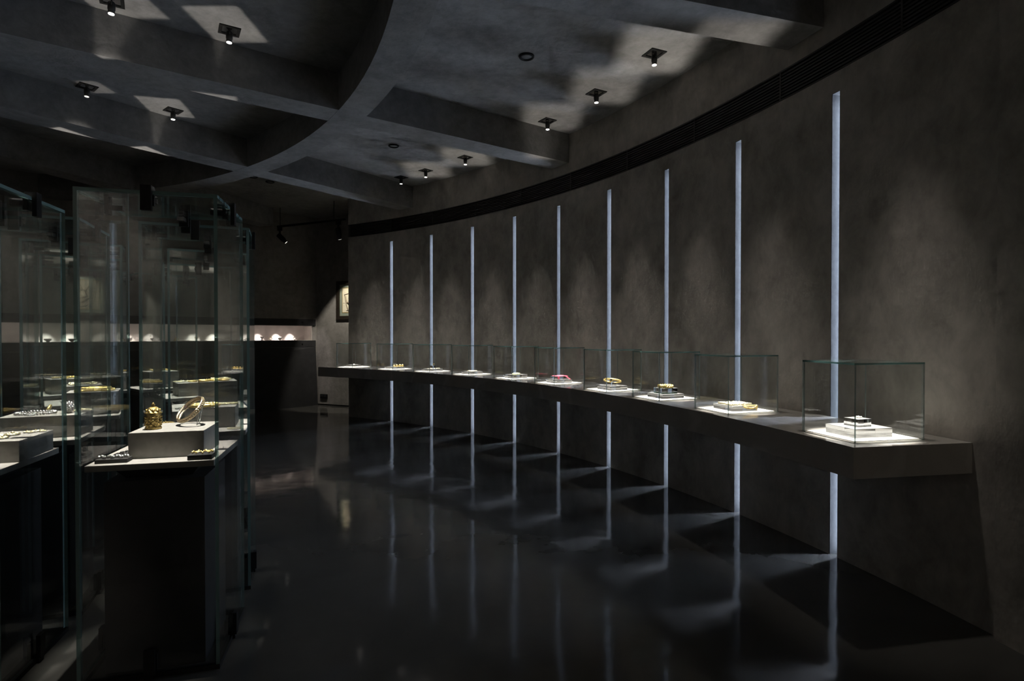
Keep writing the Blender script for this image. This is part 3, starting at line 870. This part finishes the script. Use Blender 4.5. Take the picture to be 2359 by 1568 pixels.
# second aisle vitrine
a = V_ANG[1]
block(R_OUT, a, (0.27, 0.26, 0.125), (0.05, 0.03), 'grey block with a gold bracelet and purple threads')
zt = Z_TRAY + 0.1253
chain_set(R_OUT, a, zt, (0.01, -0.05), 'long gold bracelet with purple threads, lying on the second aisle block', 'gold', 'anklet', 0.2, 1.0, 'bracelet')
chain_set(R_OUT, a, zt, (0.12, 0.02), 'gold granulated bangle trio at the back of the second aisle block', 'palegold', 'bangles', 0.4, 0.7, 'bangles')
th = MB()
for k in range(6):
    th.tube([(0, 0.003 * k, 0.006), (-0.045, -0.004 * k, 0.005), (-0.068, -0.01 + 0.004 * k, 0.004)], 0.0016, 5)
for k in range(5):
    th.tube([(-0.03 + 0.004 * k, 0.0, 0.005), (-0.05 + 0.004 * k, -0.01, 0.004)], 0.0014, 5)
jewel('purple_tassel', [('threads', th, 'purple')], a, zt, 'bunch of purple threads tied to the gold bracelet', 'tassel', off=(-0.02, -0.06), r=R_OUT)
chain_set(R_OUT, a, Z_TRAY, (0.19, -0.17), 'small pale gold ring of beads on the second aisle tray', 'palegold', 'necklace', 0, 0.55)
block(R_OUT, a, (0.11, 0.09, 0.05), (-0.17, -0.17), 'low charcoal block at the corner of the second aisle tray', 'char')
chain_set(R_OUT, a, Z_TRAY + 0.0505, (-0.17, -0.17), 'dark filigree piece on the low charcoal block of the second aisle tray', 'oldgold', 'filigree', 0, 0.6, 'brooch')
# third aisle vitrine: tall block
a = V_ANG[2]
block(R_OUT, a, (0.26, 0.27, 0.20), (0.06, 0.0), 'tall grey block heaped with gold bangles')
chain_set(R_OUT, a, Z_TRAY + 0.2003, (0.03, -0.085), 'three gold bangles along the front of the tall block', 'gold', 'bangles', 0.1, 1.0, 'bangles')
chain_set(R_OUT, a, Z_TRAY + 0.2003, (0.09, 0.055), 'gold bead collar at the back of the tall block', 'palegold', 'collar', 0.5, 0.9)
chain_set(R_OUT, a, Z_TRAY, (-0.17, -0.1), 'coiled silver chain on the third aisle tray', 'silver', 'necklace', 0, 0.8)
# fourth and fifth aisle vitrines
a = V_ANG[3]
block(R_OUT, a, (0.28, 0.26, 0.12), (0.0, 0.0), 'grey block in the fourth aisle vitrine')
chain_set(R_OUT, a, Z_TRAY + 0.1203, (0.05, -0.03), 'gold bead necklace on the block of the fourth aisle vitrine', 'gold', 'necklace', 0.3, 1.2)
chain_set(R_OUT, a, Z_TRAY + 0.1203, (-0.08, 0.04), 'pale gold filigree on the block of the fourth aisle vitrine', 'palegold', 'filigree', 0.1, 0.9, 'brooch')
a = V_ANG[4]
block(R_OUT, a, (0.28, 0.26, 0.17), (0.0, 0.0), 'grey block in the farthest aisle vitrine')
chain_set(R_OUT, a, Z_TRAY + 0.1703, (0.0, -0.02), 'gold bead collar in the farthest aisle vitrine', 'gold', 'collar', 0.3, 1.2)
# left-edge vitrine
a = V_ANG[0]
block(R_IN, a, (0.21, 0.30, 0.095), (0.145, 0.06), 'grey block with gold filigree at the left picture edge', rz=0.02)
zt = Z_TRAY + 0.0953
chain_set(R_IN, a, zt, (0.12, 0.03), 'cluster of gold filigree pendants nearest the left picture edge', 'palegold', 'filigree', 1.3, 1.1, 'pendants')
chain_set(R_IN, a, zt, (0.205, 0.15), 'small gold filigree brooch at the corner of the left-edge block', 'palegold', 'filigree', 0.3, 0.55, 'brooch')
# second inner vitrine
a = V_ANG[1]
block(R_IN, a, (0.36, 0.24, 0.12), (0.05, -0.02), 'long grey block with a granulated silver ball')
zt = Z_TRAY + 0.1203
chain_set(R_IN, a, zt, (0.15, -0.04), 'granulated dark silver ball on the long grey block', 'silver', 'sphere', 0, 1.0, 'ornament')
chain_set(R_IN, a, zt, (0.0, -0.03), 'silver chain spread over the long grey block', 'silver', 'necklace', 0, 1.2)
chain_set(R_IN, a, zt, (0.19, 0.05), 'pale gold filigree behind the silver ball', 'palegold', 'filigree', 0, 0.7, 'brooch')
chain_set(R_IN, a, Z_TRAY, (-0.05, -0.195), 'dark metal collar on the tray before the long grey block', 'oldgold', 'filigree', 0, 0.75, 'collar')
# third inner vitrine
a = V_ANG[2]
block(R_IN, a, (0.30, 0.22, 0.16), (0.09, -0.03), 'grey block with bright gold bracelets')
zt = Z_TRAY + 0.1603
chain_set(R_IN, a, zt, (0.10, -0.088), 'three bright gold bracelets on a row', 'gold', 'bangles', 0, 1.1, 'bracelets')
chain_set(R_IN, a, zt, (0.10, 0.05), 'gold anklet behind the row of bracelets', 'gold', 'anklet', 0, 1.0, 'anklet')
chain_set(R_IN, a, Z_TRAY, (-0.16, -0.14), 'glowing orange-gold armlet standing on the third inner tray', 'gold', 'armlet', 0, 1.0, 'armlet')
# fourth and fifth inner vitrines
a = V_ANG[3]
block(R_IN, a, (0.26, 0.24, 0.14), (0.0, 0.0), 'grey block in the fourth inner vitrine')
chain_set(R_IN, a, Z_TRAY + 0.1403, (0.0, -0.03), 'pale gold collar on the block of the fourth inner vitrine', 'palegold', 'collar', 0, 1.2)
a = V_ANG[4]
block(R_IN, a, (0.26, 0.24, 0.14), (0.0, 0.0), 'grey block in the farthest inner vitrine')
chain_set(R_IN, a, Z_TRAY + 0.1403, (0.0, 0.0), 'gold necklace on the block of the farthest inner vitrine', 'gold', 'necklace', 0, 1.3)

# ------------------------------------------------------------------ lit wall showcase on the far left wall
def on_wall(x, y, z, ang):
    return Vector((KX, KY, 0)) + Matrix.Rotation(ang, 3, 'Z') @ Vector((x, y, z))
ws = thing('wall_showcase', 'long lit wall showcase behind the vitrines', 'showcase', (KX, KY, 0), ANG_L)
XL = -9.2
MB().box(((XL - 0.09) / 2, 0.353, (NZ0 + NZ1) / 2), (-0.09 - XL, 0.012, NZ1 - NZ0 - 0.002)).build('back_panel', 'niche', ws)
MB().box(((XL - 0.09) / 2, 0.18, NZ0 + 0.004), (-0.09 - XL, 0.33, 0.008)).build('shelf_floor', 'niche', ws)
MB().box((-0.096, 0.18, (NZ0 + NZ1) / 2), (0.01, 0.33, NZ1 - NZ0 - 0.02)).build('end_panel', 'niche', ws)
MB().box(((XL - 0.09) / 2, -0.012, NZ1 + 0.068), (-0.09 - XL + 0.12, 0.024, 0.135)).build('upper_fascia', 'pedestal', ws)
MB().box(((XL - 0.09) / 2, -0.012, NZ0 - 0.068), (-0.09 - XL + 0.12, 0.024, 0.135)).build('lower_fascia', 'pedestal', ws)
x = -0.11; k = 0
while x > XL + 0.8:
    pane('front_pane', (x - 0.65, -0.004, (NZ0 + NZ1) / 2), (1.29, 0.006, NZ1 - NZ0), 'y', ws)
    x -= 1.3
MB().box(((XL - 0.09) / 2, 0.03, NZ1 + 0.07), (-0.09 - XL, 0.03, 0.008)).build('light_strip', 'niche_led', ws)
for x in (-0.33, -1.0, -1.67, -2.4, -3.1, -3.8):
    for z in (NZ1 + 0.07, NZ0 - 0.07):
        MB().lathe([(0.014, 0), (0.014, 0.012)], (x, -0.026, z), 12, 0, False, (0, -1, 0)).build('bolt', 'black', ws)
# sloping black panel below the showcase
pm = MB()
y_top, y_bot = -0.02, -0.30
xr0, xr1 = -0.03, -0.015
pm.add([(XL, y_bot, 0.0), (xr1, y_bot * 0.25, 0.0), (xr1, -0.006, 0.0), (XL, -0.006, 0.0),
        (XL, y_top, NZ0 - 0.14), (xr0, y_top, NZ0 - 0.14), (xr0, -0.006, NZ0 - 0.14), (XL, -0.006, NZ0 - 0.14)],
       [[0, 3, 2, 1], [4, 5, 6, 7], [0, 1, 5, 4], [1, 2, 6, 5], [2, 3, 7, 6], [3, 0, 4, 7]])
tag(pm.build('sloping_panel', 'pedestal', None, (KX, KY, 0), ANG_L), 'black sloping panel beneath the lit wall showcase', 'panel')

def small_piece(kind):
    m_ = MB()
    if kind == 'bowl':
        m_.lathe([(0.018, 0), (0.02, 0.006), (0.045, 0.028), (0.052, 0.05), (0.046, 0.05), (0.038, 0.03), (0.004, 0.012)], (0, 0, 0), 20)
    elif kind == 'shell':
        m_.ball((0, 0, 0.034), 0.036, 0, 14, 8, 0.9); m_.ball((0.02, -0.01, 0.05), 0.02, 0, 10, 6)
    elif kind == 'figure':
        m_.lathe([(0.03, 0), (0.034, 0.01), (0.018, 0.03), (0.024, 0.07), (0.012, 0.10), (0.02, 0.118), (0.004, 0.138)], (0, 0, 0), 14)
        m_.tube([(0, 0, 0.09), (0.03, -0.01, 0.07), (0.045, -0.01, 0.03)], 0.008, 6)
    elif kind == 'wedge':
        m_.add([(-.055, -.03, 0), (.055, -.03, 0), (.055, .03, 0), (-.055, .03, 0), (-.01, 0, .075), (.01, 0, .075)],
               [[0, 3, 2, 1], [0, 1, 5, 4], [2, 3, 4, 5], [1, 2, 5], [3, 0, 4]])
    elif kind == 'ring':
        q = Matrix.Rotation(1.35, 3, 'X')
        m_.tube([q @ v + Vector((0, 0, 0.034)) for v in circ(0.028, 22)], 0.006, 7, closed=True).ball((0, -0.006, 0.066), 0.013, 0, 10, 6)
    elif kind == 'cup':
        m_.lathe([(0.026, 0), (0.022, 0.008), (0.010, 0.014), (0.010, 0.03), (0.03, 0.045), (0.036, 0.075), (0.031, 0.075), (0.006, 0.05)], (0, 0, 0), 18)
    return m_
items = [(-0.42, 'ring', 'pearl'), (-0.72, 'shell', 'pearl'), (-0.9, 'ring', 'palegold'), (-1.1, 'cup', 'silver'), (-1.32, 'shell', 'pearl'), (-1.62, 'ring', 'silver'),
         (-1.95, 'bowl', 'pearl'), (-2.3, 'cup', 'palegold'), (-2.62, 'wedge', 'oldgold'), (-3.0, 'bowl', 'silver'), (-3.35, 'shell', 'pearl'),
         (-3.75, 'wedge', 'silver'), (-4.15, 'bowl', 'dark_bead'), (-4.45, 'bowl', 'silver'), (-4.75, 'shell', 'pearl'), (-5.25, 'cup', 'silver'), (-5.6, 'ring', 'palegold'),
         (-5.85, 'figure', 'palegold'), (-6.15, 'figure', 'silver'), (-6.55, 'bowl', 'dark_bead'), (-6.9, 'shell', 'pearl')]
matname = {'pearl': 'white', 'palegold': 'pale gold', 'silver': 'silver', 'oldgold': 'bronze', 'dark_bead': 'dark'}
nth = ['first', 'second', 'third', 'fourth', 'fifth', 'sixth', 'seventh', 'eighth', 'ninth', 'tenth', 'eleventh', 'twelfth', 'thirteenth', 'fourteenth', 'fifteenth',
       'sixteenth', 'seventeenth', 'eighteenth', 'nineteenth', 'twentieth', 'twenty-first']
for k, (x, kind, mat) in enumerate(items):
    nm = {'bowl': 'small_bowl', 'shell': 'shell_ornament', 'figure': 'small_figure', 'wedge': 'wedge_ornament', 'ring': 'finger_ring', 'cup': 'footed_cup'}[kind]
    p = on_wall(x, 0.13 + 0.06 * ((k * 7) % 3) / 2, NZ0 + 0.0083, ANG_L)
    tag(small_piece(kind).build(nm, mat, None, p, ANG_L), 'small %s %s, %s from the right in the lit wall showcase' % (matname[mat], nm.split('_')[-1] if kind != 'shell' else 'shell ornament', nth[k]), 'ornament', 'pieces in the wall showcase')
    if k % 3 != 2:
        q = on_wall(x, 0.12, NZ1 + 0.05, ANG_L)
        bpy.context.view_layer.update()
        spot('niche_beam', q, on_wall(x, 0.27, NZ0 + 0.03, ANG_L), 52.0, math.radians(46), 0.9, (1.0, 0.90, 0.86), 0.01, parent=ws)

# ------------------------------------------------------------------ framed drawing, outlet, track lights on the back wall
DX = 0.62
pic = thing('framed_drawing', 'dark-framed ink drawing in a green mount, half hidden behind the curved wall', 'picture', on_wall(0, 0, 0, ANG_P), ANG_P)
px0, px1, pz0, pz1 = 0.575, 1.55, 1.805, 2.60
fw = 0.075
f = MB()
f.box(((px0 + px1) / 2, -0.02, pz0 + fw / 2), (px1 - px0, 0.04, fw)).box(((px0 + px1) / 2, -0.02, pz1 - fw / 2), (px1 - px0, 0.04, fw))
f.box((px0 + fw / 2, -0.02, (pz0 + pz1) / 2), (fw, 0.04, pz1 - pz0 - 2 * fw)).box((px1 - fw / 2, -0.02, (pz0 + pz1) / 2), (fw, 0.04, pz1 - pz0 - 2 * fw))
f.build('frame', 'wood_frame', pic)
MB().box(((px0 + px1) / 2, -0.006, (pz0 + pz1) / 2), (px1 - px0 - 2 * fw, 0.012, pz1 - pz0 - 2 * fw)).build('mount', 'mat_green', pic)
iw = 0.075
MB().box(((px0 + px1) / 2, -0.013, (pz0 + pz1) / 2), (px1 - px0 - 2 * fw - 2 * iw + .03, 0.003, pz1 - pz0 - 2 * fw - 2 * iw + .03)).build('gilt_slip', 'mat_gold', pic)
sheet = MB().box(((px0 + px1) / 2, -0.0158, (pz0 + pz1) / 2), (px1 - px0 - 2 * fw - 2 * iw, 0.003, pz1 - pz0 - 2 * fw - 2 * iw)).build('drawing_sheet', 'paper', pic)
ink = MB()
def stroke(pts, r=0.006):
    ink.tube([(px0 + fw + iw + p[0], -0.0175, pz0 + fw + iw + p[1]) for p in pts], r, 5)
stroke([(0.06, 0.36), (0.10, 0.16), (0.15, 0.02)], .008); stroke([(0.05, 0.36), (0.19, 0.39)], .007); stroke([(0.09, 0.33), (0.12, 0.20)], .005)
stroke([(0.19, 0.39), (0.25, 0.30), (0.22, 0.22), (0.30, 0.18)], .012); stroke([(0.12, 0.20), (0.22, 0.16), (0.30, 0.10)], .016)
stroke([(0.10, 0.03), (0.22, 0.05), (0.33, 0.02)], .007); stroke([(0.22, 0.30), (0.30, 0.33), (0.36, 0.27)], .010); stroke([(0.02, 0.19), (0.06, 0.19)], .004)
stroke([(0.17, 0.10), (0.26, 0.03)], .008); stroke([(0.30, 0.33), (0.33, 0.42)], .012); stroke([(0.36, 0.27), (0.45, 0.15), (0.44, 0.02)], .01)
ink.build('ink_lines', 'ink', sheet)

ot = thing('power_outlet', 'small black power outlet low on the back wall', 'outlet', on_wall(0.21, -0.001, 0.19, ANG_P), ANG_P)
hous = MB().box((0, -0.012, 0), (0.19, 0.024, 0.095)).build('housing', 'black', ot, bevel=0.004)
MB().box((-0.045, -0.026, 0.012), (0.06, 0.006, 0.034)).build('socket', 'pedestal', hous)
MB().box((0.045, -0.026, 0.012), (0.06, 0.006, 0.034)).build('socket', 'pedestal', hous)

trk = thing('track_light', 'black ceiling-hung lighting track with two spot heads before the back wall', 'track light', on_wall(0, 0, 0, ANG_P), ANG_P)
TZ, TY = 3.6, -1.06
MB().box((0.87, TY, TZ), (1.68, 0.035, 0.035)).build('rail', 'black', trk)
for hx in (0.10, 1.45):
    MB().tube([(hx, TY, TZ + 0.018), (hx, TY, Z_CEIL)], 0.006, 6).build('hanger', 'black', trk)
for (hx, tx) in ((0.09, (0.55, 0.5, -0.75)), (1.55, (-0.1, 0.35, -0.9))):
    MB().box((hx, TY, TZ - 0.05), (0.085, 0.045, 0.065)).build('adaptor', 'black', trk)
    d = Vector(tx).normalized()
    MB().tube([(hx, TY, TZ - 0.083), (hx, TY, TZ - 0.16)], 0.018, 8).build('stem', 'black', trk)
    hd_ = MB().lathe([(0.034, -0.05), (0.048, -0.04), (0.048, 0.09), (0.036, 0.12), (0.036, 0.16)], Vector((hx, TY, TZ - 0.19)), 16, 0, True, d).build('head', 'black', trk)
    MB().lathe([(0.028, 0.162), (0.028, 0.165)], Vector((hx, TY, TZ - 0.19)), 16, 0, False, d).build('lens', 'lens_dim', hd_)
bpy.context.view_layer.update()
spot('track_beam', on_wall(1.54, TY + 0.09, TZ - 0.38, ANG_P), on_wall(1.05, 0.0, 1.45, ANG_P), 170.0, math.radians(60), 0.3, (1.0, 0.93, 0.80), 0.02, parent=trk)
spot('track_beam', on_wall(0.2, TY + 0.1, TZ - 0.36, ANG_P), on_wall(0.10, 0.0, 0.85, ANG_P), 70.0, math.radians(20), 0.7, (1.0, 0.90, 0.88), 0.02, parent=trk)

# ------------------------------------------------------------------ added spots at the glass lids, in place of their upward reflections
for k, a in enumerate(CASES):
    if k in (0, 5, 8, 9): continue
    p = P(R_CASE + 0.02, a, Z_SHELF + 0.43)
    spot('lid_standin_spot', p, P(R_CASE - 0.10, a, Z_CEIL), W_LID_STANDIN * (2.0, 5.0, 9.0, 6.0, 6.0, 3.0, 6.0, 6.0, 1.5, 1.0)[k], math.radians(60), 0.1, WARM, 0.03, 0.15, 0.35, a)
for (r, a, tr, ta, tz, w_, h) in ((R_OUT, V_ANG[2], 6.755, 0.545, Z_CEIL, 1.0, 0.145), (R_IN, V_ANG[2], 6.0, 0.545, Z_CEIL, 1.0, 0.16),
                                (R_OUT, V_ANG[4], 6.70, 0.875, Z_CEIL, 1.0, 0.145), (R_IN, V_ANG[4], 6.06, 0.872, Z_CEIL, 0.6, 0.075),
                                (R_OUT, V_ANG[3], 6.72, 0.660, Z_SOFFIT, 0.9, 0.15), (R_IN, V_ANG[3], 6.01, 0.676, Z_SOFFIT, 1.1, 0.13),
                                (R_OUT, V_ANG[4] + 0.03, 6.70, 0.980, Z_SOFFIT, 1.4, 0.15), (R_IN, V_ANG[4] + 0.03, 5.98, 0.992, Z_SOFFIT, 1.2, 0.15)):
    p = P(r, a, Z_LID + 0.03)
    spot('lid_standin_spot', p, P(tr, ta, tz), W_LID_STANDIN * 3.2 * w_, math.radians(60), 0.1, WARM, 0.015, h, 0.08, a)
